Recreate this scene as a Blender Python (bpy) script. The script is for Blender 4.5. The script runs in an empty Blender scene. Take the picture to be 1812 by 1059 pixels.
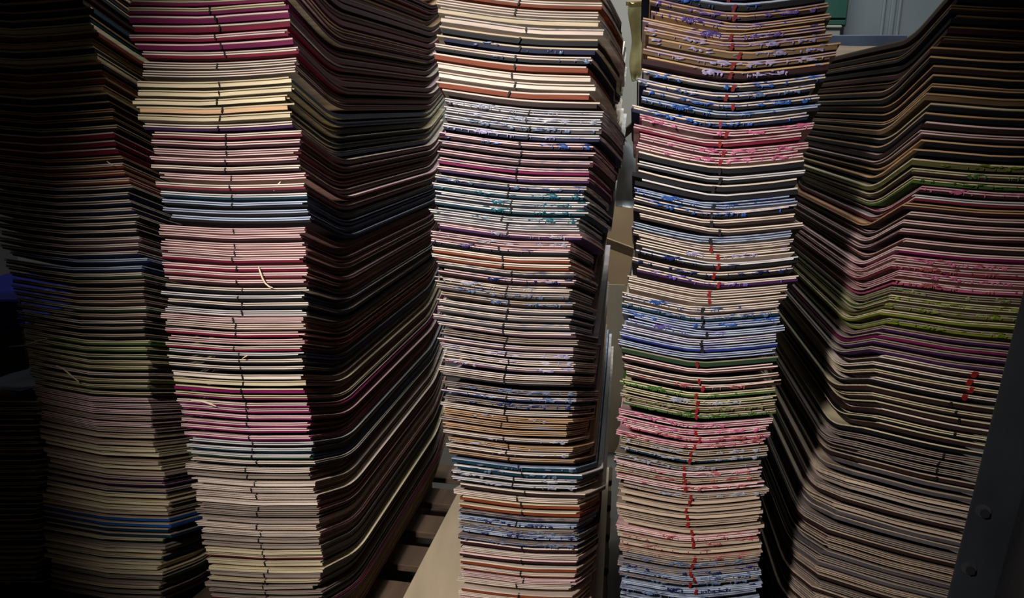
import bpy, bmesh, math, random
from mathutils import Vector, Matrix, noise
R = random.Random(7)
C = bpy.context.scene.collection
S = bpy.context.scene
F, CX, CY = 1300.0, 906.0, 529.5
PITCH = math.radians(14.7)
CAM_H = 1.20
# ------------------------------------------------------------------ camera
cam = bpy.data.cameras.new('camera'); cam.sensor_width = 36.0; cam.lens = F*36/1812
cam.clip_start = 0.01
co = bpy.data.objects.new('camera', cam); C.objects.link(co)
co.location = (0, 0, CAM_H); co.rotation_euler = (math.pi/2-PITCH, 0, 0)
S.camera = co
# ------------------------------------------------------------------ world, lamps, exposure
w = bpy.data.worlds.new('world'); S.world = w; w.use_nodes = True
w.node_tree.nodes['Background'].inputs[0].default_value = (0.75, 0.85, 1.0, 1)
w.node_tree.nodes['Background'].inputs[1].default_value = 0.012
def aim(o, p):
    o.rotation_euler = (Vector(p)-o.location).to_track_quat('-Z', 'Y').to_euler()
key = bpy.data.lights.new('key_lamp', 'SPOT'); key.energy = 158; key.color = (1.0, 0.94, 0.92)
key.spot_size = math.radians(63); key.spot_blend = 1.0; key.shadow_soft_size = 0.06
ko = bpy.data.objects.new('key_lamp', key); C.objects.link(ko)
ko.location = (-0.54, -0.10, CAM_H+0.50); aim(ko, (0.0, 1.12, CAM_H-0.42))
bk = bpy.data.lights.new('background_fill_light', 'AREA'); bk.shape = 'RECTANGLE'; bk.size = 1.6; bk.size_y = 0.12  # added fill light to brighten the background, not a real fixture
bk.energy = 44; bk.color = (0.88, 0.96, 1.0)
bo = bpy.data.objects.new('background_fill_light', bk); C.objects.link(bo)
bo.location = (0.7, 2.30, 2.75)
vs = S.view_settings
vs.view_transform = 'Standard'; vs.look = 'None'; vs.gamma = 1.0; vs.use_curve_mapping = False
vs.exposure = 0.0
# ------------------------------------------------------------------ helpers
def lin(c):
    r = []
    for v in c:
        v /= 255.0
        r.append(v/12.92 if v <= 0.04045 else ((v+0.055)/1.055)**2.4)
    return r
def ray(px, py):
    a = (px-CX)/F; b = (CY-py)/F
    return Vector((a, math.cos(PITCH)+b*math.sin(PITCH), -math.sin(PITCH)+b*math.cos(PITCH)))
CAMP = Vector((0, 0, CAM_H))
def at_y(px, py, Y):
    d = ray(px, py); return CAMP + d*(Y/d.y)
def at_z(px, py, Z):
    d = ray(px, py); return CAMP + d*((Z-CAM_H)/d.z)
def project(p):
    q = p-CAMP
    dep = q.y*math.cos(PITCH)-q.z*math.sin(PITCH)
    up = q.y*math.sin(PITCH)+q.z*math.cos(PITCH)
    return CX+F*q.x/dep, CY-F*up/dep
MATS = {}
def mat(name, rgb, rough=0.7, grain=0.25, scale=(6, 6, 300), jitter=0.12, spec=0.3, trans=0.0, metal=0.0, coat=0.0, alpha=1.0):
    if name in MATS: return MATS[name]
    m = bpy.data.materials.new(name); MATS[name] = m; m.use_nodes = True
    nt = m.node_tree; N = nt.nodes; L = nt.links
    p = N['Principled BSDF']
    p.inputs['Roughness'].default_value = rough
    p.inputs['Specular IOR Level'].default_value = spec
    p.inputs['Metallic'].default_value = metal
    p.inputs['Transmission Weight'].default_value = trans
    p.inputs['Coat Weight'].default_value = coat
    p.inputs['Alpha'].default_value = alpha
    tc = N.new('ShaderNodeTexCoord'); mp = N.new('ShaderNodeMapping'); mp.inputs['Scale'].default_value = scale
    oi = N.new('ShaderNodeObjectInfo')
    ns = N.new('ShaderNodeTexNoise'); ns.inputs['Scale'].default_value = 1.0; ns.inputs['Detail'].default_value = 3
    cmb = N.new('ShaderNodeVectorMath'); cmb.operation = 'ADD'
    mul = N.new('ShaderNodeVectorMath'); mul.operation = 'SCALE'
    comb = N.new('ShaderNodeCombineXYZ')
    for i in range(3): L.new(oi.outputs['Random'], comb.inputs[i])
    L.new(comb.outputs[0], mul.inputs[0]); mul.inputs['Scale'].default_value = 37.0
    L.new(tc.outputs['Object'], mp.inputs['Vector'])
    L.new(mp.outputs[0], cmb.inputs[0]); L.new(mul.outputs[0], cmb.inputs[1])
    L.new(cmb.outputs[0], ns.inputs['Vector'])
    mr = N.new('ShaderNodeMapRange'); mr.inputs['From Min'].default_value = 0.3; mr.inputs['From Max'].default_value = 0.7
    mr.inputs['To Min'].default_value = 1-grain; mr.inputs['To Max'].default_value = 1+grain*0.4
    L.new(ns.outputs['Fac'], mr.inputs['Value'])
    m2 = N.new('ShaderNodeMapRange'); m2.inputs['To Min'].default_value = 1-jitter; m2.inputs['To Max'].default_value = 1+jitter
    L.new(oi.outputs['Random'], m2.inputs['Value'])
    mm = N.new('ShaderNodeMath'); mm.operation = 'MULTIPLY'
    L.new(mr.outputs[0], mm.inputs[0]); L.new(m2.outputs[0], mm.inputs[1])
    hs = N.new('ShaderNodeHueSaturation'); hs.inputs['Color'].default_value = (*lin(rgb), 1)
    L.new(mm.outputs[0], hs.inputs['Value'])
    L.new(hs.outputs[0], p.inputs['Base Color'])
    return m
def link(name, me, parent=None, loc=None, rot=None):
    o = bpy.data.objects.new(name, me); C.objects.link(o)
    if parent: o.parent = parent
    if loc is not None: o.location = loc
    if rot is not None: o.rotation_euler = rot
    return o
def tag(o, label, cat, group=None):
    o['label'] = label; o['category'] = cat
    if group: o['group'] = group
    return o
def empty(name, loc=(0, 0, 0), rot=(0, 0, 0)):
    o = link(name, None, None, loc, rot); o.empty_display_size = 0.05
    return o
def mesh(name, v, f, m=None, smooth=False):
    me = bpy.data.meshes.new(name); me.from_pydata([tuple(x) for x in v], [], f)
    if m: me.materials.append(m)
    if smooth:
        for p in me.polygons: p.use_smooth = True
    me.update(); return me
def bm_mesh(name, bm, m, smooth=False):
    bmesh.ops.recalc_face_normals(bm, faces=bm.faces[:])
    me = bpy.data.meshes.new(name); bm.to_mesh(me); bm.free()
    me.materials.append(m)
    if smooth:
        for p in me.polygons: p.use_smooth = True
    return me
def bm_box(bm, c, s, bevel=0.0, mtx=None):
    r = bmesh.ops.create_cube(bm, size=1.0)
    vs_ = r['verts']
    for v in vs_:
        v.co = Vector((v.co.x*s[0]+c[0], v.co.y*s[1]+c[1], v.co.z*s[2]+c[2]))
    if bevel > 0:
        es = list({e for v in vs_ for e in v.link_edges})
        q = bmesh.ops.bevel(bm, geom=es, offset=bevel, segments=1, affect='EDGES')
        vs_ = list({v for v in q['verts']} | {v for v in vs_ if v.is_valid})
    if mtx is not None:
        for v in vs_:
            if v.is_valid: v.co = mtx @ v.co
    return vs_
def box_me(name, c, s, m, bevel=0.003):
    bm = bmesh.new(); bm_box(bm, c, s, bevel); return bm_mesh(name, bm, m)
def interp(tab, y):
    if y <= tab[0][0]: return tab[0][1:]
    for a, b in zip(tab, tab[1:]):
        if y <= b[0]:
            t = (y-a[0])/(b[0]-a[0])
            return tuple(p+(q-p)*t for p, q in zip(a[1:], b[1:]))
    return tab[-1][1:]
# ------------------------------------------------------------------ room
BASE = 0.165          # top of the pallets
m_floor = mat('floor_concrete', (105, 98, 90), 0.85, 0.35, (4, 4, 4), 0)
m_wall = mat('wall_paint', (176, 170, 158), 0.9, 0.15, (2, 2, 2), 0)
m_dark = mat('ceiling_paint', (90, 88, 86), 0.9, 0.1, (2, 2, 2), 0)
def struct(name, c, s, m):
    o = link(name, box_me(name, (0, 0, 0), s, m, 0), None, c); o['kind'] = 'structure'; return o
struct('floor', (0.2, 1.0, -0.05), (6.2, 6.2, 0.1), m_floor)
struct('ceiling', (0.2, 1.0, 2.95), (6.2, 6.2, 0.1), m_dark)
struct('wall_back', (0.2, 3.55, 1.45), (6.2, 0.1, 2.9), m_wall)
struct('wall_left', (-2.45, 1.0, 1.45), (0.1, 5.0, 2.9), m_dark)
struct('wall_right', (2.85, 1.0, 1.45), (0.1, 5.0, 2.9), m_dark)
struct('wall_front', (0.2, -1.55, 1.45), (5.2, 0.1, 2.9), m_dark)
# ------------------------------------------------------------------ skateboard decks
W, LEN = 0.245, 0.84
KT = math.tan(math.radians(21.5)); KR = math.tan(math.radians(18))
SS = [0, .05, .095, .112, .128, .144, .16, .175, .19, .30, .42, .54, .63, .66, .68, .70, .72, .74, .79, LEN]
SSC = [0, .095, .125, .155, .19, .64, .70, .74, LEN]
XS = [-.5, -.36, -.2, -.06, .06, .2, .36, .5]
XSC = [-.5, -.25, 0, .25, .5]
def prof(s):
    def front(s):
        if s < .095: return KT*(.1425-s)
        if s < .19:
            return KT*(.19-s)**2/(2*.095)
        return 0
    def rear(s):
        if s > .74: return KR*(s-.70)
        if s > .66: return KR*(s-.66)**2/(2*.08)
        return 0
    return front(s)+rear(s)
Z0 = prof(0)
def sheet(zb, zt, conc, seed, ss=SS, xs=XS, wave=0.0003, trim=0.0, cut=0.0, sides=None):
    """closed ply between two vertical offsets, following the kick and the concave; origin at front edge centre"""
    rr = random.Random(seed); ph = rr.uniform(0, 6)
    v, f = [], []
    if cut: xs = [-.5, -.36, -.2, -.06, .06, .2, .37, .405, .44, .47, .5]
    nx, ny = len(xs), len(ss)
    ss = [trim]+list(ss[1:])
    for lvl in (zb, zt):
        for s in ss:
            for x in xs:
                fr = 1.0 + 0.0
                yf = max(0, (x-.37)/.13)**1.2*cut if cut else 0
                s_ = s; s = s+yf*max(0, 1-s/.22)
                z = prof(s)-Z0+lvl+conc*(abs(2*x)**1.25)*fr
                z += wave*math.sin(ph+x*11+s*5)
                yy = s + (0.0005*math.sin(ph*3+x*37) if s_ == trim else 0)
                s = s_
                v.append((x*W, yy, z))
    o = nx*ny
    for j in range(ny-1):
        for i in range(nx-1):
            a = j*nx+i
            f.append((a, a+nx, a+nx+1, a+1))
            f.append((o+a, o+a+1, o+a+nx+1, o+a+nx))
    for i in range(nx-1):
        f.append((i, i+1, o+i+1, o+i))
        a = (ny-1)*nx+i
        f.append((a+1, a, o+a, o+a+1))
    if sides is not None: sides.append(len(f))
    for j in range(ny-1):
        a = j*nx
        f.append((a+nx, a, o+a, o+a+nx))
        a = j*nx+nx-1
        f.append((a, a+nx, o+a+nx, o+a))
    return v, f
COL = dict(maple=(226, 208, 190), pinkmaple=(230, 196, 190), white=(220, 214, 210), tan=(200, 162, 122), cream=(212, 196, 160),
    crimson=(112, 14, 42), magenta=(112, 16, 70), purple=(56, 20, 66), navy=(15, 22, 54), blue=(28, 76, 140), royal=(26, 40, 112),
    teal=(14, 50, 64), black=(16, 14, 18), umber=(44, 27, 22), orange=(122, 56, 29), green=(60, 92, 34), darkgreen=(30, 54, 30),
    olive=(88, 86, 46), lime=(104, 114, 30), pink=(170, 80, 108), lavender=(160, 146, 200), greygreen=(88, 98, 84),
    grey=(78, 72, 74), rose=(104, 34, 44), mauve=(84, 54, 66), red=(150, 24, 22), beige=(186, 164, 142), sky=(90, 150, 205),
    maroon=(50, 17, 21), greige=(158, 142, 128), khaki=(112, 88, 60), inkedge=(34, 38, 44), wineedge=(78, 42, 42), rustedge=(92, 62, 48), wine=(66, 18, 26), ivory=(212, 194, 162), paleblue=(180, 190, 206))
def ply_mat(c):
    light = c in ('maple', 'pinkmaple', 'white', 'cream', 'paleblue', 'tan', 'beige', 'greige', 'ivory')
    return mat(('maple_' if light else 'dyed_')+c, COL[c], 0.62, 0.30 if light else 0.35, (9, 5, 260), 0.13, 0.25)
GLUECOL = dict(blue=(48, 92, 168), purple=(112, 90, 168), lavender=(176, 166, 204), pink=(204, 104, 142), magenta=(160, 34, 84), green=(76, 112, 44), lime=(122, 140, 42),
    teal=(26, 100, 116), grey=(160, 162, 176), olive=(132, 132, 86), steel=(96, 116, 150), navy=(26, 38, 92), rose=(176, 92, 92), violet=(60, 34, 96))
def stained_mat(c, g):
    n = 'stained_%s_%s' % (c, g)
    if n in MATS: return MATS[n]
    m = mat(n, COL[c], 0.5, 0.3, (9, 5, 260), 0.13, 0.3)
    nt = m.node_tree; N = nt.nodes; L = nt.links
    p = N['Principled BSDF']; src = p.inputs['Base Color'].links[0].from_socket
    add = [q for q in N if q.type == 'VECT_MATH' and q.operation == 'SCALE'][0]
    tc = [q for q in N if q.type == 'TEX_COORD'][0]
    mp = N.new('ShaderNodeMapping'); mp.inputs['Scale'].default_value = (34, 34, 120)
    va = N.new('ShaderNodeVectorMath'); va.operation = 'ADD'
    ns = N.new('ShaderNodeTexNoise'); ns.inputs['Scale'].default_value = 1.0; ns.inputs['Detail'].default_value = 6; ns.inputs['Roughness'].default_value = .7
    L.new(tc.outputs['Object'], mp.inputs['Vector']); L.new(mp.outputs[0], va.inputs[0]); L.new(add.outputs[0], va.inputs[1]); L.new(va.outputs[0], ns.inputs['Vector'])
    mr = N.new('ShaderNodeMapRange'); mr.inputs['From Min'].default_value = .44; mr.inputs['From Max'].default_value = .66; mr.inputs['To Max'].default_value = .8
    L.new(ns.outputs['Fac'], mr.inputs['Value'])
    mx = N.new('ShaderNodeMix'); mx.data_type = 'RGBA'
    L.new(mr.outputs[0], mx.inputs['Factor']); L.new(src, mx.inputs['A']); mx.inputs['B'].default_value = (*lin(GLUECOL[g]), 1)
    L.new(mx.outputs['Result'], p.inputs['Base Color'])
    return m
# ply patterns: from the top down (thickness mm, slot) ; L light, D dyed, K dark core
PAT = {
    'double': [(1.7, 'L'), (1.6, 'D'), (1.7, 'L'), (3.3, 'D')],
    'single': [(2.2, 'L'), (6.1, 'D')],
    'fine':   [(1.6, 'L'), (1.7, 'D'), (1.6, 'L'), (1.8, 'D'), (1.6, 'L')],
    'wide':   [(1.8, 'L'), (1.4, 'D'), (5.1, 'L')],
}
THICK = 8.3e-3
STEP = 12.4e-3
PLYCACHE = {}
def ply_mesh(conc, pat, i, var, cut):
    k = (conc, pat, i, var, cut)
    if k not in PLYCACHE:
        top = THICK - sum(t for t, _ in PAT[pat][:i])*1e-3
        bot = top - PAT[pat][i][0]*1e-3
        lt = PAT[pat][i][1] == 'L'
        tr = random.Random(var*17+i*5+len(pat)).uniform(0, .0012) if lt else random.Random(var*13+i).uniform(*((.0022, .0045) if PAT[pat][i][0] > 3 else (.005, .009)))
        sd = []
        v, f = sheet(bot+0.00002, top-0.00002, conc, var, trim=tr, cut=cut, sides=sd)
        me = mesh('ply', v, f, ply_mat('maple')); me.materials.append(ply_mat('umber'))
        me.polygons.foreach_set('material_index', [0]*sd[0]+[1]*(len(f)-sd[0]))
        PLYCACHE[k] = me
    return PLYCACHE[k]
def set_mat(o, *ms):
    for sl, m in zip(o.material_slots, ms if len(ms) == len(o.material_slots) else ms*len(o.material_slots)):
        sl.link = 'OBJECT'; sl.material = m
# glue: soft blobs hanging over the front edge, a mesh per variant
def blob(v, f, cx, cy, cz, rx, ry, rz):
    n = 8; b = len(v)
    rings = [(-1, .0), (-.6, .8), (0, 1), (.6, .8), (1, .0)]
    for (h, r) in rings:
        for k in range(n):
            a = 2*math.pi*k/n
            v.append((cx+rx*r*math.cos(a), cy+ry*r*math.sin(a), cz+rz*h))
    for j in range(4):
        for k in range(n):
            f.append((b+j*n+k, b+j*n+(k+1) % n, b+(j+1)*n+(k+1) % n, b+(j+1)*n+k))
def splat(v, f, rr, cx, cz, rx, rz, d):
    """thin ragged film with a bevelled rim"""
    n = 11; b = len(v)
    q = [rr.uniform(.45, 1.25) for _ in range(n)]
    for (sc, y) in ((1, .0008), (1, -d*.4), (.6, -d)):
        for k in range(n):
            a = 2*math.pi*k/n; v.append((cx+rx*q[k]*sc*math.cos(a), y, cz+rz*q[k]*sc*math.sin(a)))
    for j in range(2):
        for k in range(n): f.append((b+j*n+k, b+j*n+(k+1) % n, b+(j+1)*n+(k+1) % n, b+(j+1)*n+k))
    f.append(tuple(range(b+2*n, b+3*n)))
GLUE = {}
def glue_mesh(conc, var, dens, cut):
    k = (conc, var, dens, cut); lim = .33 if cut else .46
    if k in GLUE: return GLUE[k]
    rr = random.Random(900+var); v, f = [], []
    n = int(8+26*dens)
    cl = [rr.uniform(-.42, .42) for _ in range(5)]
    for i in range(n):
        x = (rr.choice(cl)+rr.gauss(0, .045)) if rr.random() < .8 else rr.uniform(-.46, .46)
        x = max(-.47, min(lim, x))
        zc = conc*(abs(2*x)**1.25)
        q = rr.random()
        if q < .45:     # thin smear along the edge
            splat(v, f, rr, x*W, zc+rr.uniform(.0012, .0075), rr.uniform(.003, .011), rr.uniform(.0007, .0018), .0005)
        elif q < .65:   # ragged web over the gap
            splat(v, f, rr, x*W, zc+rr.uniform(.0012, .0045), rr.uniform(.0015, .0055), rr.uniform(.0018, .0032), .0005)
        elif q < .92:   # fine drip over the edge and the gap below
            blob(v, f, x*W, .0003, zc+rr.uniform(.0012, .004), rr.uniform(.0004, .0013), .0010, rr.uniform(.0018, .0032))
        else:           # bead
            r = rr.uniform(.0007, .0015)
            blob(v, f, x*W, .0002, zc+rr.uniform(.001, .006), r*1.5, .0010, r)
    GLUE[k] = mesh('dried_glue', v, f, MATS['glue_blue'], True); return GLUE[k]
for g, c in GLUECOL.items():
    mat('glue_'+g, c, 0.3, 0.4, (160, 160, 260), 0.15, 0.5, trans=0.25)
mat('ink_black', (22, 16, 18), 0.6, 0.1, (50, 50, 50), 0.1)
mat('ink_red', (122, 22, 18), 0.55, 0.3, (90, 50, 90), 0.15)
MARK = {}
def mark_mesh(wd, var):
    k = (wd, var)
    if k in MARK: return MARK[k]
    rr = random.Random(var*31+5)
    v, f = [], []
    top, bot = THICK*rr.uniform(.92, .99), (-.0026 if wd > .005 else -.0010)+rr.uniform(-.0004, .001)
    n = 5; sl = rr.uniform(-.0012, .0012)
    for j in range(n+1):
        t = j/n; z = bot+(top-bot)*t
        hw = wd*rr.uniform(.25, .6)*(.75 if t < .3 else 1); x = sl*(t-.5)*2
        for yy in (-.0005, .0050 if z > .0012 else .0006):
            v.append((x-hw, yy, z)); v.append((x+hw, yy, z))
    for j in range(n):
        a = 4*j; b = a+4
        f += [(a, a+1, b+1, b), (a+1, a+3, b+3, b+1), (a+3, a+2, b+2, b+3), (a+2, a, b, b+2)]
    f += [(0, 2, 3, 1), (4*n, 4*n+1, 4*n+3, 4*n+2)]
    MARK[k] = mesh('centre_mark', v, f, MATS['ink_black']); return MARK[k]
ORD = 'first second third fourth fifth sixth seventh eighth ninth tenth eleventh twelfth thirteenth fourteenth fifteenth sixteenth seventeenth eighteenth nineteenth twentieth'.split()

class Stack:
    def __init__(s, name, yaw, depth, tab, conc, runs, mark=None, cut=0.0):
        s.name, s.yaw, s.conc, s.runs, s.mark, s.cut = name, math.radians(yaw), conc, runs, mark, cut
        s.l = Vector((math.sin(s.yaw), math.cos(s.yaw), 0)); s.e = Vector((math.cos(s.yaw), -math.sin(s.yaw), 0))
        mid = interp(tab, 530)
        d = ray((mid[0]+mid[1])/2, 530)
        s.p0 = CAMP + d*depth
        s.hs = []
        for row in tab:
            y, xl, xr, dy = row
            a = s.hit(xl, y-dy/2); b = s.hit(xr, y+dy/2)
            ua = (a-s.p0).dot(s.e); ub = (b-s.p0).dot(s.e)
            s.hs.append((-(a.z+b.z)/2, (ua+ub)/2, (ub-ua), math.atan2(b.z-a.z, ub-ua)))
        s.hs.sort()
    def hit(s, px, py):
        d = ray(px, py); t = (s.p0-CAMP).dot(s.l)/d.dot(s.l); return CAMP+d*t
    def pose(s, z):
        u, wd, roll = interp(s.hs, -z)
        p = s.p0+s.e*u; p.z = z
        return p, wd, roll

GU = [(u/10*W, l/14*LEN) for u in (-5, -3.4, -1.7, 0, 1.7, 3.4, 5) for l in range(15)]+[(u*W, l) for u in (-.5, 0, .5) for l in (.03, .08, .11, .145, .19, .68, .76)]
def surf(st, pose, x, y):
    """height of the deck's lower face over the point (x, y) of the stack's own frame, or None off its edge"""
    u, l, z, roll, yaw, sc = pose
    dx, dy = x-u, y-l
    a, b = (dx+yaw*dy)/sc, dy-yaw*dx
    if abs(a) > .502*W or b < -.0005 or b > LEN: return None
    return z+prof(max(b, 0))-Z0+st.conc*(abs(2*a/W)**1.25)+a*sc*math.tan(roll)
def clearance(st, lo, up):
    """smallest vertical distance between the upper deck's underside and the lower deck's underside"""
    m = 9
    for x, y in GU:
        x += up[0]; y += up[1]
        p, q = surf(st, lo, x, y), surf(st, up, x, y)
        if p is not None and q is not None: m = min(m, q-p)
    return m
def plan(st, z, run, off, prev, loose):
    """where a deck comes to rest on the one below it"""
    p, wd, roll = st.pose(z)
    push = run[7]; q = p-st.p0
    l = off-push+R.gauss(0, .0016)
    if R.random() < .12: l += R.choice((-1, -1, 1))*R.uniform(.003, .007)
    pose = [q.dot(st.e)+max(-.009, min(.009, R.gauss(0, .0038))), l, z, roll+R.gauss(0, .0012), R.gauss(0, .002), wd/W*R.uniform(.99, 1.01)]
    if prev:
        need = THICK+.0019
        c = clearance(st, prev, pose)
        pose[2] = max(z, z+need-c)
    return pose
def deck(st, pose, col, label, group):
    """one deck: Empty at the middle of its front edge; plies, mark and glue are its parts"""
    lights, dyes, glue, dens, pats, push, mk = col
    u, l, z, roll, yaw, sc = pose
    p = st.p0+st.e*u+st.l*l; p.z = z
    root = empty('skateboard_deck', p, (0, -roll, -st.yaw+yaw))
    root.scale = (sc, 1, 1)
    tag(root, label, 'skateboard deck', group)
    pat = R.choice(pats); var = R.randrange(4)
    L1, D1 = R.choice(lights), R.choice(dyes); D2 = R.choice(dyes)
    nd = 0
    edge = None
    if st.cut == 0 and st.name.startswith('rose'):   # the long edges of this pile are stained with dye
        dark = {'navy', 'black', 'teal', 'darkgreen', 'tan', 'cream'} & set(dyes)
        edge = R.choice([('inkedge', 'navy'), ('inkedge', 'black')]) if dark else R.choice([('wineedge', 'maroon'), ('wineedge', 'wine'), ('rustedge', 'maroon')])
    for i, (t, k) in enumerate(PAT[pat]):
        me = ply_mesh(st.conc, pat, i, var, st.cut)
        o = link('maple_ply' if k == 'L' else 'dyed_ply', me, root)
        o.scale.x = R.uniform(.975, 1.0) if R.random() < .8 else R.uniform(.935, .975)
        o.location.x = R.uniform(-1, 1)*(1-o.scale.x)*W*.5
        if k == 'L': m = stained_mat(L1, R.choice(glue)) if glue and R.random() < .2+.6*dens else ply_mat(L1)
        else: m = ply_mat(D1 if nd == 0 else D2); nd += 1
        if edge: set_mat(o, m, ply_mat(edge[0] if k == 'L' else edge[1]))
        else: set_mat(o, m)
    if mk:
        mcol, mw, mx, prob = mk
        if R.random() < prob:
            o = link('centre_mark', mark_mesh(mw, R.randrange(5)), root, (mx+R.gauss(0, .0012), 0, st.conc*abs(2*mx/W)**1.25))
            set_mat(o, MATS[mcol]); o['label'] = ('red' if 'red' in mcol else 'black')+' ink centre mark'
    if glue and R.random() < .45+dens*.5:
        o = link('dried_glue', glue_mesh(st.conc, R.randrange(7), dens, st.cut), root, (0, 0, 0)); o['kind'] = 'stuff'
        g = R.choice(glue); set_mat(o, MATS['glue_'+g]); o['label'] = dict(steel='grey-blue').get(g, g)+' dried glue drips'
    return root
# run: (y end, name, lights, dyes, glue, density, patterns, push out in m)
DW, DN, FI, SI, WI = 'double', 'double', 'fine', 'single', 'wide'
B_RUNS = [
 (-45, 'topmost maroon run', ['pinkmaple', 'tan'], ['crimson', 'maroon'], None, 0, [SI, DW], 0),
 (22, 'upper magenta run', ['cream', 'pinkmaple'], ['magenta'], None, 0, [SI, DW], .004),
 (104, 'crimson run', ['pinkmaple', 'maple'], ['crimson', 'magenta'], None, 0, [SI, DW, SI], .006),
 (150, 'rosy cream run', ['pinkmaple', 'maple'], ['rose', 'mauve', 'magenta'], None, 0, [DW, FI], -.004),
 (216, 'plain cream run', ['cream'], ['cream', 'tan'], None, 0, [WI, SI], .014),
 (236, 'thin dark violet run', ['maple'], ['purple', 'black'], None, 0, [DW], -.002),
 (345, 'salmon run', ['pinkmaple', 'maple'], ['rose', 'maroon', 'umber'], None, 0, [DW, DW, FI], 0),
 (404, 'teal and white run', ['white', 'paleblue'], ['black', 'teal', 'navy'], None, 0, [DW, DW], -.002),
 (508, 'middle rose run', ['pinkmaple'], ['rose', 'crimson', 'maroon'], None, 0, [DW, DW, FI], 0),
 (556, 'black and white run', ['white', 'maple'], ['black'], None, 0, [DW, DW, FI], -.002),
 (618, 'dusky pink run', ['pinkmaple', 'maple'], ['crimson', 'rose'], None, 0, [DW, FI], 0),
 (655, 'second black run', ['white', 'maple'], ['black'], None, 0, [DW], -.004),
 (722, 'cream and purple run', ['maple', 'cream'], ['magenta', 'umber', 'purple'], None, 0, [DW, SI, WI], .002),
 (776, 'lower magenta run', ['pinkmaple'], ['magenta'], None, 0, [DW], 0),
 (828, 'dark green run', ['white', 'maple'], ['darkgreen', 'teal', 'black'], None, 0, [DW, DW, FI], -.002),
 (900, 'mauve brown run', ['maple', 'greige'], ['umber', 'mauve', 'grey'], None, 0, [FI, WI], 0),
 (965, 'pale grey-green run', ['maple', 'greige'], ['greygreen', 'umber', 'crimson'], None, 0, [WI, FI], 0),
 (99999, 'lowest cream run', ['cream', 'greige'], ['darkgreen', 'umber', 'rose'], None, 0, [WI, DW], 0)]
C_RUNS = [
 (36, 'top tan run', ['tan', 'maple'], ['orange', 'umber'], None, .2, [FI, DW], 0),
 (104, 'cream and navy run', ['ivory', 'maple'], ['navy', 'black', 'navy'], ['steel'], .05, [SI, WI, DW], .004),
 (131, 'bright orange run', ['maple'], ['orange'], None, 0, [SI], .009),
 (194, 'charcoal and cream run', ['maple', 'ivory'], ['grey', 'umber', 'orange'], None, 0, [DW, SI, WI], 0),
 (246, 'lavender grey run', ['paleblue', 'white'], ['grey', 'navy', 'mauve'], ['lavender', 'grey', 'steel'], .9, [DW, DW, FI], -.002),
 (332, 'plum run', ['pinkmaple', 'white'], ['purple', 'magenta', 'maroon'], ['violet', 'blue', 'steel'], .5, [DW, DW], .002),
 (402, 'teal run', ['white', 'maple'], ['teal', 'navy', 'black'], ['teal', 'steel'], .7, [DW, DW, FI], .002),
 (454, 'dark violet run', ['white', 'pinkmaple'], ['purple', 'navy', 'black'], ['grey', 'violet'], .35, [DW, FI], 0),
 (476, 'thin orange run', ['maple'], ['orange'], None, 0, [DW], .002),
 (521, 'maple and black run', ['pinkmaple', 'maple'], ['black', 'maroon'], ['navy', 'grey'], .5, [DW, FI], 0),
 (590, 'blue-spattered grey run', ['maple', 'beige'], ['umber', 'grey', 'navy'], ['steel', 'grey'], .8, [DW, FI], 0),
 (690, 'pale umber run', ['maple', 'greige'], ['umber', 'black', 'mauve'], ['lavender'], .35, [FI, DW], 0),
 (731, 'dark navy run', ['maple', 'greige'], ['navy', 'black', 'purple'], ['navy', 'steel'], .9, [FI, DW], 0),
 (824, 'brown run', ['maple', 'tan'], ['umber', 'maroon', 'umber'], ['grey'], .15, [FI, DW, DW], 0),
 (846, 'sky blue run', ['paleblue', 'white'], ['blue', 'teal'], ['steel'], .3, [SI], .004),
 (872, 'smoke grey run', ['white', 'maple'], ['black', 'grey'], ['grey'], .4, [DW, FI], 0),
 (918, 'honey run', ['maple', 'ivory'], ['orange', 'umber'], None, 0, [SI, FI], 0),
 (966, 'lower navy run', ['greige', 'paleblue'], ['navy', 'black'], ['steel', 'navy'], .9, [DW, FI], 0),
 (99999, 'lowest russet run', ['maple', 'pinkmaple'], ['orange', 'umber', 'maroon'], None, 0, [FI, DW, SI], 0)]
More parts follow.
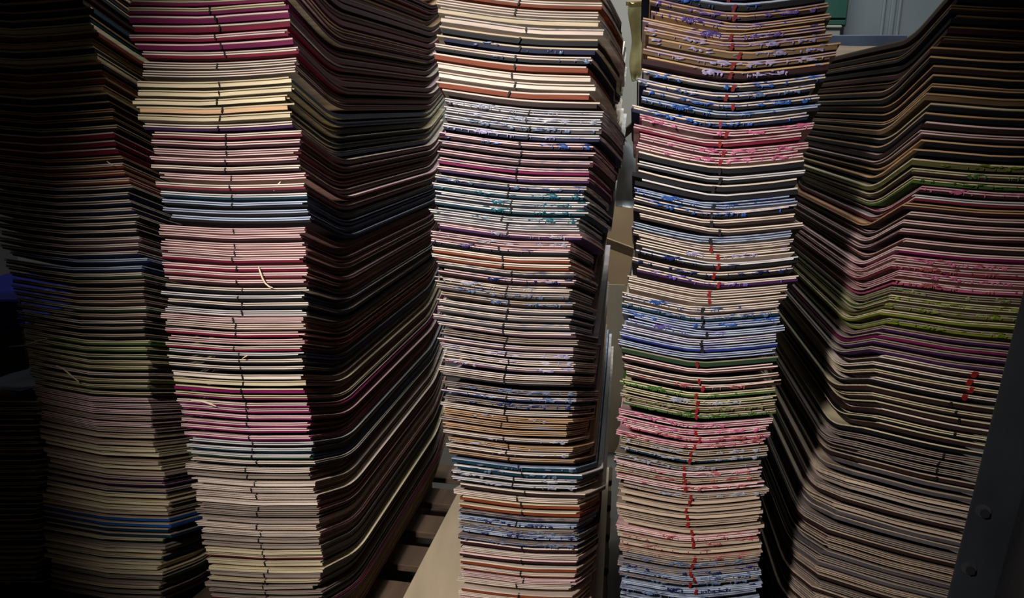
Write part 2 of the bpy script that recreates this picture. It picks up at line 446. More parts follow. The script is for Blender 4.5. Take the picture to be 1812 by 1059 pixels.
D_RUNS = [
 (16, 'top navy run', ['paleblue'], ['navy', 'black'], ['blue'], .6, [SI], 0),
 (76, 'upper violet run', ['tan', 'pinkmaple'], ['khaki', 'purple', 'umber'], ['purple', 'lavender'], 1.0, [DW, FI], .004),
 (148, 'lavender-spattered tan run', ['tan', 'tan', 'maple'], ['khaki', 'khaki', 'maroon'], ['lavender', 'purple', 'lavender'], 1.0, [DW, SI], .008),
 (222, 'blue-spattered run', ['paleblue', 'maple'], ['black', 'navy'], ['blue', 'steel'], 1.0, [DW, DW], -.002),
 (297, 'crimson run', ['pinkmaple'], ['crimson', 'magenta', 'rose'], ['magenta', 'pink'], .9, [DW, FI], 0),
 (350, 'black run', ['maple', 'white'], ['black'], None, 0, [SI, DW], 0),
 (392, 'blue flecked run', ['maple', 'paleblue'], ['navy', 'black'], ['blue', 'purple'], .8, [DW, FI], 0),
 (416, 'thin plain maple run', ['maple'], ['black', 'umber'], None, 0, [DW], 0),
 (452, 'indigo run', ['maple', 'paleblue'], ['navy', 'maroon', 'black'], ['violet', 'navy'], .6, [DW, FI], 0),
 (512, 'violet-grey run', ['maple', 'white'], ['navy', 'black', 'purple'], ['purple', 'lavender', 'navy'], .6, [DW, FI], 0),
 (534, 'thin white run', ['white', 'maple'], ['umber'], None, 0, [FI], .002),
 (566, 'azure run', ['maple', 'paleblue'], ['navy', 'teal'], ['blue', 'steel'], .9, [DW, FI], 0),
 (632, 'royal blue run', ['paleblue', 'white'], ['royal', 'navy'], ['blue', 'purple'], .7, [DW, FI], 0),
 (652, 'bottle green run', ['greige'], ['darkgreen'], ['green'], .5, [SI], 0),
 (692, 'maple and brick run', ['maple', 'pinkmaple'], ['maroon', 'darkgreen', 'umber'], ['rose'], .4, [FI, DW], 0),
 (748, 'moss green run', ['beige', 'cream'], ['olive', 'green', 'darkgreen'], ['olive', 'green', 'grey'], 1.0, [FI, DW], 0),
 (797, 'rose pink run', ['pinkmaple', 'beige'], ['pink', 'mauve'], ['pink', 'rose'], 1.0, [FI, DW], 0),
 (842, 'sage run', ['greige', 'beige'], ['greygreen', 'teal', 'darkgreen'], ['grey', 'olive'], .8, [FI, DW], 0),
 (884, 'tan and slate run', ['beige', 'pinkmaple'], ['umber', 'navy', 'rose'], ['rose', 'grey'], .5, [FI], 0),
 (942, 'sand run', ['beige', 'tan'], ['umber', 'beige'], None, 0, [WI, FI], 0),
 (1002, 'pinkish tan run', ['pinkmaple', 'beige'], ['mauve', 'rose', 'umber'], ['rose'], .3, [FI, WI], 0),
 (99999, 'lowest navy run', ['greige', 'paleblue'], ['navy', 'black'], ['navy', 'steel'], .8, [FI, DW], 0)]
E_RUNS = [
 (82, 'top maroon run', ['khaki'], ['maroon', 'black', 'umber'], None, 0, [DW, SI], .004),
 (132, 'dark brown run', ['tan'], ['black', 'umber'], None, 0, [SI], 0),
 (232, 'olive tan run', ['tan', 'tan', 'cream'], ['khaki', 'umber', 'black'], None, 0, [SI, SI, DW], .006),
 (292, 'tan run', ['tan', 'pinkmaple'], ['umber', 'khaki', 'black'], None, 0, [DW, SI], .002),
 (346, 'upper green run', ['tan', 'cream'], ['olive', 'darkgreen', 'umber', 'green'], ['lime', 'green', 'olive'], .6, [DW, SI], 0),
 (368, 'pale pink edged run', ['pinkmaple', 'white'], ['rose', 'maroon'], ['pink'], .4, [DW], .004),
 (442, 'terracotta run', ['pinkmaple', 'tan'], ['orange', 'maroon', 'umber'], None, 0, [SI, DW], .004),
 (462, 'thin magenta run', ['pinkmaple'], ['magenta'], None, 0, [DW], 0),
 (527, 'pink-dripped run', ['pinkmaple'], ['rose', 'pink', 'maroon'], ['pink', 'rose'], 1.0, [DW, FI], 0),
 (590, 'lime run', ['cream', 'greige'], ['lime', 'olive', 'green'], ['lime', 'olive'], 1.0, [DW, FI], 0),
 (652, 'plum purple run', ['greige', 'pinkmaple'], ['magenta', 'purple', 'crimson'], None, 0, [SI, DW], -.003),
 (702, 'cream and black run', ['cream', 'maple'], ['black', 'umber'], None, 0, [DW, DW], 0),
 (800, 'beige run', ['maple', 'cream'], ['umber', 'black'], None, 0, [SI, DW], .003),
 (832, 'dark greige run', ['greige'], ['umber', 'mauve'], None, 0, [FI], 0),
 (950, 'greige run', ['greige', 'beige'], ['umber', 'grey'], None, 0, [SI, WI, SI], .002),
 (99999, 'lowest grey run', ['greige', 'beige'], ['grey', 'umber'], None, 0, [SI, FI], 0)]
A_RUNS = [
 (26, '', ['tan'], ['maroon', 'black'], None, 0, [SI], 0), (42, '', ['tan'], ['teal'], None, 0, [SI], 0),
 (180, '', ['tan', 'cream'], ['umber', 'orange', 'umber'], None, 0, [SI, WI], 0), (205, '', ['tan'], ['teal', 'black'], None, 0, [SI], 0),
 (245, '', ['tan', 'cream'], ['purple', 'umber'], None, 0, [DW], 0), (275, '', ['pinkmaple'], ['crimson'], None, 0, [SI], 0),
 (330, '', ['tan', 'maple'], ['maroon', 'rose', 'orange'], None, 0, [DW], 0), (380, '', ['maple'], ['teal', 'navy', 'black'], None, 0, [DW], 0),
 (440, '', ['maple'], ['mauve', 'black'], None, 0, [DW], 0), (480, '', ['paleblue', 'maple'], ['navy', 'purple'], None, 0, [DW], 0),
 (600, '', ['maple', 'beige'], ['black', 'umber', 'darkgreen'], None, 0, [DW], 0), (640, '', ['cream'], ['green', 'darkgreen'], None, 0, [DW], 0),
 (700, '', ['cream', 'maple'], ['umber', 'olive'], None, 0, [DW], 0), (760, '', ['pinkmaple', 'beige'], ['mauve', 'umber'], None, 0, [FI], 0),
 (835, '', ['cream', 'beige'], ['umber', 'olive'], None, 0, [WI], 0), (870, '', ['beige'], ['navy', 'purple'], None, 0, [DW], 0),
 (912, '', ['cream', 'beige'], ['umber', 'maroon'], None, 0, [WI], 0), (945, '', ['beige'], ['blue', 'teal'], None, 0, [SI], 0),
 (99999, '', ['cream', 'greige'], ['umber', 'darkgreen', 'teal'], None, 0, [WI, DW], 0)]
B_TAB = [(-200, 215, 512, -10), (-60, 226, 518, -10), (0, 233, 522, -9), (90, 240, 520, -10), (112, 258, 535, -6), (160, 245, 518, -8), (212, 247, 520, -5), (240, 268, 532, -2), (345, 284, 545, 3), (470, 288, 545, 7),
 (570, 288, 541, 8), (660, 302, 540, 7), (740, 318, 548, 9), (800, 332, 555, 8), (900, 345, 563, 8), (1059, 370, 570, 5), (1300, 395, 580, 5)]
C_TAB = [(-60, 778, 1070, 21), (0, 776, 1072, 22), (62, 769, 1069, 23), (141, 772, 1058, 22), (207, 780, 1076, 21), (265, 777, 1073, 20), (320, 772, 1058, 19), (373, 771, 1060, 18), (427, 765, 1040, 18),
 (455, 765, 1028, 18), (499, 768, 1034, 18), (523, 776, 1030, 18), (602, 774, 1036, 18), (654, 775, 1024, 18), (697, 783, 1040, 17), (757, 781, 1022, 17), (815, 788, 1021, 16), (839, 800, 1038, 16),
 (869, 806, 1043, 16), (924, 811, 1035, 15), (1001, 811, 1029, 14), (1052, 813, 1023, 14), (1300, 818, 1010, 12)]
D_TAB = [(-60, 1140, 1465, 10), (10, 1139, 1461, 10), (45, 1139, 1448, 10), (77, 1139, 1468, 11), (113, 1137, 1473, 11), (150, 1134, 1465, 12), (181, 1128, 1443, 13), (213, 1128, 1447, 14), (245, 1123, 1428, 16),
 (290, 1125, 1422, 17), (362, 1121, 1413, 17), (453, 1119, 1403, 17), (487, 1118, 1406, 17), (526, 1112, 1395, 17), (574, 1102, 1381, 17), (639, 1098, 1375, 17), (687, 1100, 1375, 17), (748, 1097, 1371, 18),
 (787, 1093, 1357, 18), (835, 1091, 1350, 16), (880, 1086, 1350, 14), (940, 1090, 1348, 12), (1059, 1098, 1346, 8), (1300, 1105, 1335, 6)]
E_TAB = [(-40, 1690, 2015, 2), (27, 1681, 2003, 2), (82, 1673, 1993, 6), (102, 1655, 1976, 8), (145, 1640, 1958, 11), (231, 1627, 1940, 14), (290, 1618, 1928, 15), (335, 1613, 1920, 16), (349, 1624, 1930, 16), (376, 1605, 1908, 17), (449, 1582, 1880, 20),
 (524, 1577, 1870, 24), (562, 1567, 1857, 28), (622, 1551, 1837, 40), (660, 1542, 1826, 45), (720, 1537, 1816, 50), (786, 1538, 1812, 54), (822, 1503, 1775, 57), (863, 1506, 1775, 61), (945, 1473, 1736, 68), (1027, 1446, 1704, 72), (1300, 1400, 1640, 74)]
A_TAB = [(-60, -130, 138, 2), (20, -115, 155, 2), (190, -75, 195, 4), (350, -25, 230, 9), (480, 10, 252, 14), (615, 45, 262, 20), (755, 70, 270, 24), (850, 86, 290, 25), (925, 76, 300, 24), (1030, 90, 283, 23), (1300, 110, 300, 20)]
stacks = {
 'rose': Stack('rose-and-magenta stack', 10.5, 1.205, B_TAB, .0045, B_RUNS, ('ink_black', .0030, .006, .85)),
 'mid': Stack('middle tan-and-navy stack', 8.6, 1.19, [(a, b, c+(35 if a < 120 else 30 if a < 250 else 25 if a < 400 else 21), d+3) for a, b, c, d in C_TAB], .0075, C_RUNS, ('ink_black', .0030, -.012, .9), .105),
 'spat': Stack('blue-and-pink spattered stack', 11.0, 1.09, D_TAB, .017, D_RUNS, ('ink_red', .0054, .002, .9)),
 'post': Stack('stack beside the steel upright', 8.5, 1.08, E_TAB, .004, E_RUNS, None),
 'dark': Stack('', 10.5, 1.33, A_TAB, .010, A_RUNS, None)}
TOPPX = dict(rose=-185, mid=-40, spat=-28, post=-22, dark=-60)
stuff_v, stuff_f, stuff_m, stuff_mats = [], [], [], []
def stuff_deck(st, pose, lights, dyes, pat):
    u, l, z, roll, yaw, sc = pose
    p = st.p0+st.e*u+st.l*l; p.z = z; conc = st.conc
    M = Matrix.Translation(p) @ Matrix.Rotation(-st.yaw+yaw, 4, 'Z') @ Matrix.Rotation(-roll, 4, 'Y') @ Matrix.Diagonal((sc, 1, 1, 1))
    L1, D1 = R.choice(lights), R.choice(dyes); top = THICK
    for (t, k) in PAT[pat]:
        m = ply_mat(L1 if k == 'L' else D1)
        if m not in stuff_mats: stuff_mats.append(m)
        mi = stuff_mats.index(m)
        sd = []
        v, f = sheet(top-t*1e-3+2e-5, top-2e-5, conc, R.randrange(50), SSC, XSC, sides=sd, trim=R.uniform(0, .0012) if k == 'L' else R.uniform(.002, .0045))
        top -= t*1e-3
        dx = R.gauss(0, .0012); dy = 0
        b = len(stuff_v)
        for q in v: stuff_v.append(M @ Vector((q[0]+dx, q[1]+dy, q[2])))
        em_ = mi
        if st.name.startswith('rose'):
            em = ply_mat('wineedge' if k == 'L' else 'maroon')
            if em not in stuff_mats: stuff_mats.append(em)
            em_ = stuff_mats.index(em)
        for i_, q in enumerate(f): stuff_f.append(tuple(b+i for i in q)); stuff_m.append(mi if i_ < sd[0] else em_)
NDECK = 0
for key_, st in stacks.items():
    offs = [R.uniform(-.002, .002) for _ in st.runs]
    mxs = [R.uniform(-.007, .007) for _ in st.runs]
    z = BASE+Z0+.003+(.014 if key_ == 'mid' else 0)+.125*abs(math.tan(st.pose(BASE+.1)[2])); prev = None; items = []
    for _ in range(200):
        p, wd, roll = st.pose(z)
        x, y = project(p+Vector((0, 0, THICK/2)))
        if y < TOPPX[key_]: break
        k = next(i for i, r_ in enumerate(st.runs) if y < r_[0])
        pose = plan(st, z, st.runs[k], offs[k], prev, 0)
        items.append((pose, y, k)); prev = pose
        z = pose[2]+STEP+R.gauss(0, .0005)
    cnt = {}
    for pose, y, k in reversed(items):
        run = st.runs[k]
        _, rn, lights, dyes, glue, dens, pats, push = run
        if key_ == 'dark' or y > 1075:
            stuff_deck(st, pose, lights, dyes, R.choice(pats))
            continue
        cnt[k] = cnt.get(k, 0)+1
        mk = st.mark
        if mk:
            c_ = mk[0]
            if key_ == 'spat' and 297 < y < 640: c_ = 'ink_red' if 440 < y < 540 else 'ink_black'
            mk = (c_, mk[1], mk[2]+mxs[k], mk[3])
        elif key_ == 'post' and 655 < y < 702: mk = ('ink_red', .010, .03, 1)
        elif key_ == 'post' and 700 < y < 860: mk = ('ink_black', .004, .012, .8)
        lab = '%s deck down in the %s, %s' % (ORD[cnt[k]-1], rn, st.name)
        deck(st, pose, (lights, dyes, glue, dens, pats, push, mk), lab, 'skateboard decks in the '+st.name)
        NDECK += 1
print('DECKS', NDECK)
# low stack at the far left, under the plastic sheet
stacks['low'] = sF = Stack('', 10, 1.36, [(-60, -185, 60, 0), (700, -160, 62, 10), (1300, -150, 68, 10)], .006, [], None)
zF = BASE+Z0+.008; prev = None
while zF < CAM_H-.555:
    pose = plan(sF, zF, [0]*7+[0], 0, prev, 0); prev = pose; zF = pose[2]+STEP
    stuff_deck(sF, pose, ['beige', 'tan'], R.choice([['umber', 'black'], ['green', 'umber'], ['navy', 'black']]), R.choice([DW, SI]))
TOPF = prev
sm = bpy.data.meshes.new('stacked_decks'); sm.from_pydata([tuple(v) for v in stuff_v], [], stuff_f)
for m in stuff_mats: sm.materials.append(m)
sm.polygons.foreach_set('material_index', stuff_m); sm.update()
so = link('stacked_decks', sm); so['kind'] = 'stuff'
tag(so, 'remaining skateboard decks in the dark leftmost stacks and low down by the pallets', 'skateboard decks')
# ------------------------------------------------------------------ pallets and plywood
m_pal = mat('pallet_wood', (92, 74, 58), 0.85, 0.4, (30, 4, 60), 0.2)
m_ply = mat('plywood_face', (196, 176, 146), 0.75, 0.22, (14, 3, 30), 0.05)
def pallet(c, yaw, sx, sy, label, h=BASE-.003):
    root = empty('wooden_pallet', (c[0], c[1], 0), (0, 0, -yaw)); tag(root, label, 'pallet', 'pallets under the deck stacks')
    n = 7; bw = sy/n*.62
    bme = box_me('board', (0, 0, 0), (sx, bw, .018), m_pal, .002)
    for i in range(n):
        link('board', bme, root, (0, -sy/2+bw/2+i*(sy-bw)/(n-1), h-.009))
    sme = box_me('stringer', (0, 0, 0), (.045, sy, h-.036), m_pal, .002)
    for x in (-.5, 0, .5):
        link('stringer', sme, root, (x*(sx-.05), 0, .018+(h-.036)/2))
    for i in (0, 3, 6):
        link('board', bme, root, (0, -sy/2+bw/2+i*(sy-bw)/(n-1), .009))
    return root
def under(k, label, wx, h=BASE-.003, sh=0):
    st = stacks[k]; p, wd, roll = st.pose(BASE+.1)
    c = p+st.l*(.19+.22)+st.e*sh
    return pallet(c, st.yaw, wx, .92, label, h)
under('rose', 'dark wooden pallet under the rose-and-magenta stack, slats showing in the shadowed gap', .37, BASE-.003, .035)
under('mid', 'wooden pallet under the pale plywood sheet and middle deck stack', .30)
under('spat', 'wooden pallet under the blue-and-pink spattered deck stack', .24)
under('post', 'wooden pallet under the deck stack beside the steel upright', .24)
under('dark', 'wooden pallet under the dark deck stack at the left', .30)
under('low', 'wooden pallet under the low deck stack below the plastic sheet', .28)
# plywood sheet on the middle pallet: its left edge shows beside the middle stack
a_, b_ = at_z(716, 1062, BASE), at_z(803, 893, BASE)
dr = (b_-a_).normalized(); a_ -= dr*.5; b_ += dr*.04
pm, _, _ = stacks['mid'].pose(BASE+.1); em, lm = stacks['mid'].e, stacks['mid'].l
rt = pm+em*.14
r1 = rt+lm*.1; r2 = rt+lm*.84
def flat_poly(name, pts, z0, z1, m):
    n = len(pts); v = [(p.x, p.y, z0) for p in pts]+[(p.x, p.y, z1) for p in pts]
    f = [tuple(range(n))[::-1], tuple(range(n, 2*n))]+[(i, (i+1) % n, n+(i+1) % n, n+i) for i in range(n)]
    return mesh(name, v, f, m)
o = link('plywood_sheet', flat_poly('plywood_sheet', [a_, Vector((r1.x-.02, a_.y, 0)), r1, r2, b_], BASE-.0022, BASE+.0115, m_ply))
tag(o, 'pale plywood sheet lying on the pallet under the middle stack', 'plywood sheet')
print('PLY', a_, b_, r1, r2)
# ------------------------------------------------------------------ steel upright at the right
m_steel = mat('painted_steel', (29, 32, 35), 0.5, 0.4, (20, 20, 8), 0.0, 0.4)
m_bolt = mat('bare_steel', (96, 96, 96), 0.4, 0.3, (60, 60, 60), 0.1, 0.5, metal=0.8)
m_hole = mat('hole_dark', (12, 12, 13), 0.9, 0.1, (5, 5, 5), 0)
PA, PB = at_y(1690, 1005, .70), at_y(1801, 560, .70)
ax = (PB-PA).normalized(); P0 = PA+ax*((0.0-PA.z)/ax.z); hgt = (1.75)/ax.z
up = empty('steel_upright', P0); tag(up, 'dark grey steel angle upright with bolt holes in front of the right deck stack', 'post')
right = Vector((.90, -.43, 0)); right = (right-ax*right.dot(ax)).normalized(); back = ax.cross(right)
MU = Matrix((right, back, ax)).transposed().to_4x4()
def up_box(name, x0, x1, y0, y1, z0, z1, m, bev=.001):
    bm = bmesh.new(); bm_box(bm, ((x0+x1)/2, (y0+y1)/2, (z0+z1)/2), (x1-x0, y1-y0, z1-z0), bev, MU); return link(name, bm_mesh(name, bm, m), up)
up_box('flange', 0, .045, 0, .004, 0, hgt, m_steel)
up_box('web', .041, .045, -.16, .0, 0, hgt, m_steel)
up_box('foot_plate', -.03, .09, -.10, .05, .0005, .008, m_steel)
def up_cyl(name, x, z, r, d, m, n=6, y0=-.0002):
    bm = bmesh.new(); bmesh.ops.create_cone(bm, cap_ends=True, segments=n, radius1=r, radius2=r*.92, depth=d)
    for v in bm.verts: v.co = MU @ Vector((v.co.x+x, v.co.z+y0-d/2, v.co.y+z))
    return link(name, bm_mesh(name, bm, m), up)
for px, py in ((1738, 900), (1713, 1000)):
    q = at_y(px, py, .70)-P0; zz = q.dot(ax); xx = q.dot(right)
    up_cyl('washer', xx, zz, .0075, .0015, m_bolt, 14)
    up_cyl('bolt', xx+.0015, zz-.001, .0048, .004, m_hole, 6, -.0016)
# ------------------------------------------------------------------ things beyond the gap between the middle and spattered stacks
m_card = mat('cardboard', (168, 138, 104), 0.9, 0.18, (5, 5, 5), 0.05)
m_card2 = mat('cardboard_pale', (190, 172, 146), 0.9, 0.18, (5, 5, 5), 0.05)
def leaning(name, px0, px1, py0, py1, Y0, Y1, th, m, skew=0, curve=0.0):
    """a thick sheet leaning back, its upper edge further away than its lower one"""
    v, f = [], []; nx, ny = 6, 6
    a0, a1 = at_y(px0, py1, Y0), at_y(px1, py1, Y0); b0, b1 = at_y(px0+skew, py0, Y1), at_y(px1+skew, py0, Y1)
    for t in (0, th):
        for j in range(ny+1):
            for i in range(nx+1):
                p = (a0.lerp(a1, i/nx)).lerp(b0.lerp(b1, i/nx), j/ny)
                v.append((p.x, p.y+t+curve*math.sin(math.pi*i/nx)*(j/ny), p.z))
    n = (nx+1)*(ny+1); w_ = nx+1
    for j in range(ny):
        for i in range(nx):
            a = j*w_+i; f += [(a, a+1, a+w_+1, a+w_), (n+a, n+a+w_, n+a+w_+1, n+a+1)]
    rim = [i for i in range(w_)]+[j*w_+nx for j in range(1, ny+1)]+[ny*w_+i for i in range(nx-1, -1, -1)]+[j*w_ for j in range(ny-1, 0, -1)]
    for a, b in zip(rim, rim[1:]+rim[:1]): f.append((b, a, n+a, n+b))
    return link(name, mesh(name, v, f, m))
def floor_px(px, Y):   # pixel row where depth Y meets the floor
    return project(Vector((at_y(px, 900, Y).x, Y, 0.002)))[1]
tag(leaning('cardboard_sheet', 1010, 1190, 300, floor_px(1090, 2.55), 2.55, 2.75, .006, m_card, 0, .02), 'tall brown cardboard sheet leaning in the gap behind the stacks', 'cardboard')
tag(leaning('cardboard_sheet', 1020, 1116, 505, floor_px(1080, 2.40), 2.40, 2.50, .006, m_card2, -10, .01), 'shorter pale cardboard sheet leaning low in the gap, below the lath', 'cardboard')
m_lath = mat('lath_wood', (196, 164, 126), 0.75, 0.3, (8, 60, 60), 0.05)
def stick(name, a, b, w_, t, m, label, cat):
    d = b-a; L_ = d.length; bm = bmesh.new(); bm_box(bm, (0, 0, 0), (L_, t, w_), .0015)
    o = link(name, bm_mesh(name, bm, m)); o.location = (a+b)/2; o.rotation_euler = d.to_track_quat('X', 'Z').to_euler(); tag(o, label, cat); return o
YR = 2.36
q0 = at_y(1172, 500, YR)
rk = empty('timber_rack', (q0.x, YR+.03, 0)); tag(rk, 'timber rack behind the gap with a pale lath and a brown batten nailed across', 'rack')
RK = Vector(rk.location)
def rack_bar(name, a, b, w_, t, m, lab=None):
    d = b-a; bm = bmesh.new(); bm_box(bm, (0, 0, 0), (d.length, t, w_), .0015)
    o = link(name, bm_mesh(name, bm, m), rk); o.location = (a+b)/2-RK; o.rotation_euler = d.to_track_quat('X', 'Z').to_euler()
    if lab: o['label'] = lab
top_ = at_y(1172, -20, YR)
link('post', box_me('post', (0, 0, 0), (.045, .04, top_.z), m_pal, .003), rk, (0, 0, top_.z/2+.001))
rack_bar('lath', at_y(1062, 425, YR), at_y(1172, 466, YR), .030, .018, m_lath, 'pale lath')
rack_bar('batten', at_y(1066, 272, YR), at_y(1172, 176, YR), .022, .018, m_pal, 'brown batten')
rack_bar('peg', at_y(1108, 6, YR), at_y(1172, 3, YR), .012, .012, m_lath)
def bag(name, pts, Y, depth, m, label, cat, seed):
    """crumpled soft bag: rings of a lumpy closed tube, widths from top to bottom"""
    rr = random.Random(seed); v, f = [], []; n = 14
    for j, (py, cx_, hw) in enumerate(pts):
        c = at_y(cx_, py, Y); r = abs(at_y(cx_+hw, py, Y).x-c.x)
        for k in range(n):
            a = 2*math.pi*k/n; q = 1+.16*math.sin(3*a+j*1.3)+rr.uniform(-.10, .10)
            v.append((c.x+r*q*math.cos(a), c.y+depth*q*math.sin(a)*r/.03, c.z+rr.uniform(-.004, .004)))
    for j in range(len(pts)-1):
        for k in range(n): f.append((j*n+k, j*n+(k+1) % n, (j+1)*n+(k+1) % n, (j+1)*n+k))
    f.append(tuple(range(n))); f.append(tuple(range((len(pts)-1)*n, len(pts)*n))[::-1])
    o = link(name, mesh(name, v, f, m, True)); md = o.modifiers.new('s', 'SUBSURF'); md.levels = 1; md.render_levels = 1
    tag(o, label, cat); return o
m_bagg = mat('bag_grey_film', (170, 174, 172), 0.35, 0.25, (30, 30, 30), 0, 0.5, trans=0.2)
m_bagy = mat('bag_yellow_film', (246, 236, 160), 0.45, 0.25, (30, 30, 30), 0, 0.5, trans=0.1)
bag('plastic_bag', [(244, 1100, 5), (262, 1106, 12), (285, 1108, 17), (310, 1110, 20), (340, 1111, 22), (365, 1110, 20)], YR-.035, .012, m_bagg, 'grey translucent plastic bag hanging in the gap above the lath', 'plastic bag', 3)
bag('plastic_bag', [(6, 1128, 16), (22, 1127, 20), (50, 1128, 14), (75, 1128, 8), (95, 1127, 12), (120, 1126, 13), (142, 1124, 6)], YR-.022, .010, m_bagy, 'yellow plastic bag hanging high in the gap between the stacks', 'plastic bag', 4)
m_cord = mat('cord_white', (190, 186, 176), 0.8, 0.2, (50, 50, 50), 0)
# ------------------------------------------------------------------ shelf, cabinet and door panel at the upper right
m_green = mat('cabinet_green', (46, 84, 72), 0.5, 0.2, (3, 3, 3), 0)
m_door = mat('door_white', (126, 132, 134), 0.6, 0.12, (3, 3, 3), 0)
m_blue = mat('shelf_bluegrey', (84, 92, 110), 0.5, 0.25, (8, 8, 8), 0)
m_cream = mat('box_cream', (150, 146, 128), 0.7, 0.15, (8, 8, 8), 0)
YS = 2.60
s0, s1 = at_y(1405, 62, YS), at_y(1600, 108, YS)
shf = empty('steel_shelf', ((s0.x+s1.x)/2, YS+.2, 0)); tag(shf, 'blue-grey steel shelf behind the stacks, under the green cabinet', 'shelf')
wx = s1.x-s0.x; zt = s0.z; zb = s1.z
link('shelf_board', box_me('shelf_board', (0, 0, 0), (wx, .40, zt-zb), m_blue, .002), shf, (0, 0, (zt+zb)/2))
lg = box_me('leg', (0, 0, 0), (.03, .03, zb-.002), m_blue, .002)
for sx in (-1, 1):
    for sy in (-1, 1): link('leg', lg, shf, (sx*(wx/2-.02), sy*.18, zb/2))
c0, c1 = at_y(1448, 45, YS+.03), at_y(1489, 62.5, YS+.03)
bx = empty('cream_box', ((c0.x+c1.x)/2, YS+.13, zt)); tag(bx, 'small cream box on the blue-grey shelf below the green cabinet', 'box')
link('body', box_me('body', (0, 0, 0), (c1.x-c0.x, .18, (c0.z-zt)*.72), m_cream, .003), bx, (0, 0, (c0.z-zt)*.36+.0005))
link('lid', box_me('lid', (0, 0, 0), (c1.x-c0.x+.006, .186, (c0.z-zt)*.27), m_cream, .003), bx, (0, 0, (c0.z-zt)*.865+.001))
YC = 3.35
g0, g1 = at_y(1380, -60, YC), at_y(1501, 46, YC)
cb = empty('green_cabinet', ((g0.x+g1.x)/2, YC+.07, g1.z)); tag(cb, 'green wall cabinet above the shelf, beside the white door panel', 'cabinet')
cw, ch = g1.x-g0.x, g0.z-g1.z
link('body', box_me('body', (0, 0, 0), (cw, .12, ch), m_green, .004), cb, (0, .01, ch/2))
link('door', box_me('door', (0, 0, 0), (cw-.02, .016, ch*.86), m_green, .003), cb, (0, -.059, ch*.56))
link('rail', box_me('rail', (0, 0, 0), (cw-.02, .014, ch*.09), m_green, .003), cb, (0, -.058, ch*.06))
YD = 3.44
d0, d1 = at_y(1500, 0, YD), at_y(1700, 60, YD)
dh = 2.30; dw = .78
dr_ = empty('door_1', (d0.x+dw/2, YD, 0)); dr_['kind'] = 'structure'
link('leaf', box_me('leaf', (0, 0, 0), (dw, .05, dh), m_door, .003), dr_, (0, .03, dh/2+.001))
for i, px in enumerate((1562, 1578, 1590)):
    q = at_y(px, 30, YD); link('moulding', box_me('moulding', (0, 0, 0), (.012 if i != 1 else .02, .014, dh-.2), m_door, .003), dr_, (q.x-d0.x-dw/2, 0, dh/2))
# ------------------------------------------------------------------ plastic sheet on the low stack, blue crate behind
m_film = mat('sheet_pale_blue', (170, 190, 225), 0.4, 0.2, (8, 8, 8), 0, 0.5)
m_crate = mat('crate_blue', (24, 32, 120), 0.45, 0.15, (8, 8, 8), 0, 0.5)
v, f = [], []; nx, ny = 16, 16
zf = TOPF[2]+THICK
for t in (0, .0015):
    for j in range(ny+1):
        for i in range(nx+1):
            a = -.135+.245*i/nx; b = -.004+.72*j/ny
            ac = max(-.119, min(.119, a))
            hz = zf+prof(max(b, 0))-Z0+sF.conc*(abs(2*ac/W)**1.25)+a*math.tan(TOPF[3])+.006+.050*math.exp(-((a-.03)/.06)**2-((b-.16)/.10)**2)+.004*(1+math.sin(a*60+b*25)*math.sin(b*30))+.005*(1+math.sin(a*25-b*12))
            p = sF.p0+sF.e*(TOPF[0]+a)+sF.l*(TOPF[1]+b); v.append((p.x, p.y, hz+t+.004))
n = (nx+1)*(ny+1); w_ = nx+1
for j in range(ny):
    for i in range(nx):
        a = j*w_+i; f += [(a, a+w_, a+w_+1, a+1), (n+a, n+a+1, n+a+w_+1, n+a+w_)]
rim = [i for i in range(w_)]+[j*w_+nx for j in range(1, ny+1)]+[ny*w_+i for i in range(nx-1, -1, -1)]+[j*w_ for j in range(ny-1, 0, -1)]
for a, b in zip(rim, rim[1:]+rim[:1]): f.append((a, b, n+b, n+a))
tag(link('plastic_sheet', mesh('plastic_sheet', v, f, m_film, True)), 'pale blue crumpled plastic sheet lying on the low deck stack at the left', 'plastic sheet')
k0, k1 = at_y(-120, 533, 2.0), at_y(42, 582, 2.0)
cr = empty('blue_crate', ((k0.x+k1.x)/2, 2.0+.16, 0)); tag(cr, 'deep blue plastic crate on a trestle behind the dark stack at the left', 'crate')
kw = k1.x-k0.x; kh = k0.z-k1.z
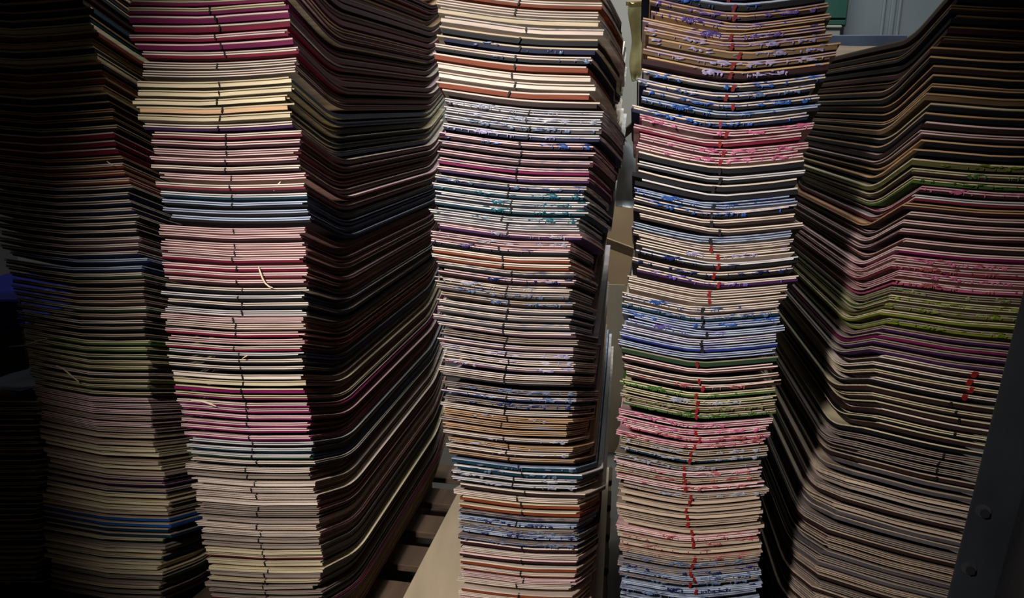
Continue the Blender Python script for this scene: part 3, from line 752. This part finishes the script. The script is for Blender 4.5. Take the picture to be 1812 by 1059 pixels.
link('crate_body', box_me('crate_body', (0, 0, 0), (kw, .32, kh), m_crate, .01), cr, (0, 0, k1.z+kh/2))
link('crate_rim', box_me('crate_rim', (0, 0, 0), (kw+.02, .34, .02), m_crate, .005), cr, (0, 0, k0.z-.004))
link('trestle', box_me('trestle', (0, 0, 0), (kw-.02, .30, k1.z-.002), m_pal, .004), cr, (0, 0, k1.z/2))
# ------------------------------------------------------------------ splinters of veneer caught between the decks
m_spl = mat('veneer_splinter', (232, 214, 180), 0.7, 0.15, (40, 40, 40), 0.05)
def splinter(k, pts, wd, label):
    st = stacks[k]; v, f = [], []
    P = [st.hit(x, y)-st.l*.006 for x, y in pts]
    for i, p in enumerate(P):
        d = (P[min(i+1, len(P)-1)]-P[max(i-1, 0)]).normalized(); s_ = d.cross(st.l).normalized()*wd*(.5 if 0 < i < len(P)-1 else .25)
        for q in (p-s_, p+s_, p+s_-st.l*.0008, p-s_-st.l*.0008): v.append(q)
    for i in range(len(P)-1):
        for j in range(4): a = 4*i+j; b = 4*i+(j+1) % 4; f.append((a, b, b+4, a+4))
    f += [(3, 2, 1, 0), tuple(len(v)-4+j for j in range(4))]
    tag(link('wood_splinter', mesh('wood_splinter', v, f, m_spl)), label, 'splinter')
splinter('rose', [(461, 470), (464, 480), (468, 491), (473, 500), (480, 506), (486, 508)], .0022, 'pale curved veneer splinter hanging in the middle rose run')
splinter('rose', [(500, 321), (494, 328), (488, 337)], .0022, 'short pale veneer splinter sticking out of the salmon run')
splinter('rose', [(342, 706), (362, 708), (374, 712), (386, 717)], .0030, 'forked pale veneer splinter in the cream and purple run')
splinter('rose', [(432, 633), (438, 629), (443, 626)], .0016, 'tiny pale veneer splinter in the second black run')
splinter('dark', [(194, 285), (199, 289), (206, 293)], .0022, 'short pale splinter in the upper dark left stack')
splinter('dark', [(104, 645), (118, 652), (132, 664), (144, 674)], .0028, 'long pale splinter slanting across the dark left stack')
splinter('dark', [(22, 612), (46, 610), (70, 602), (88, 598)], .0020, 'thin splinter sticking out left from the dark stack above the plastic sheet')
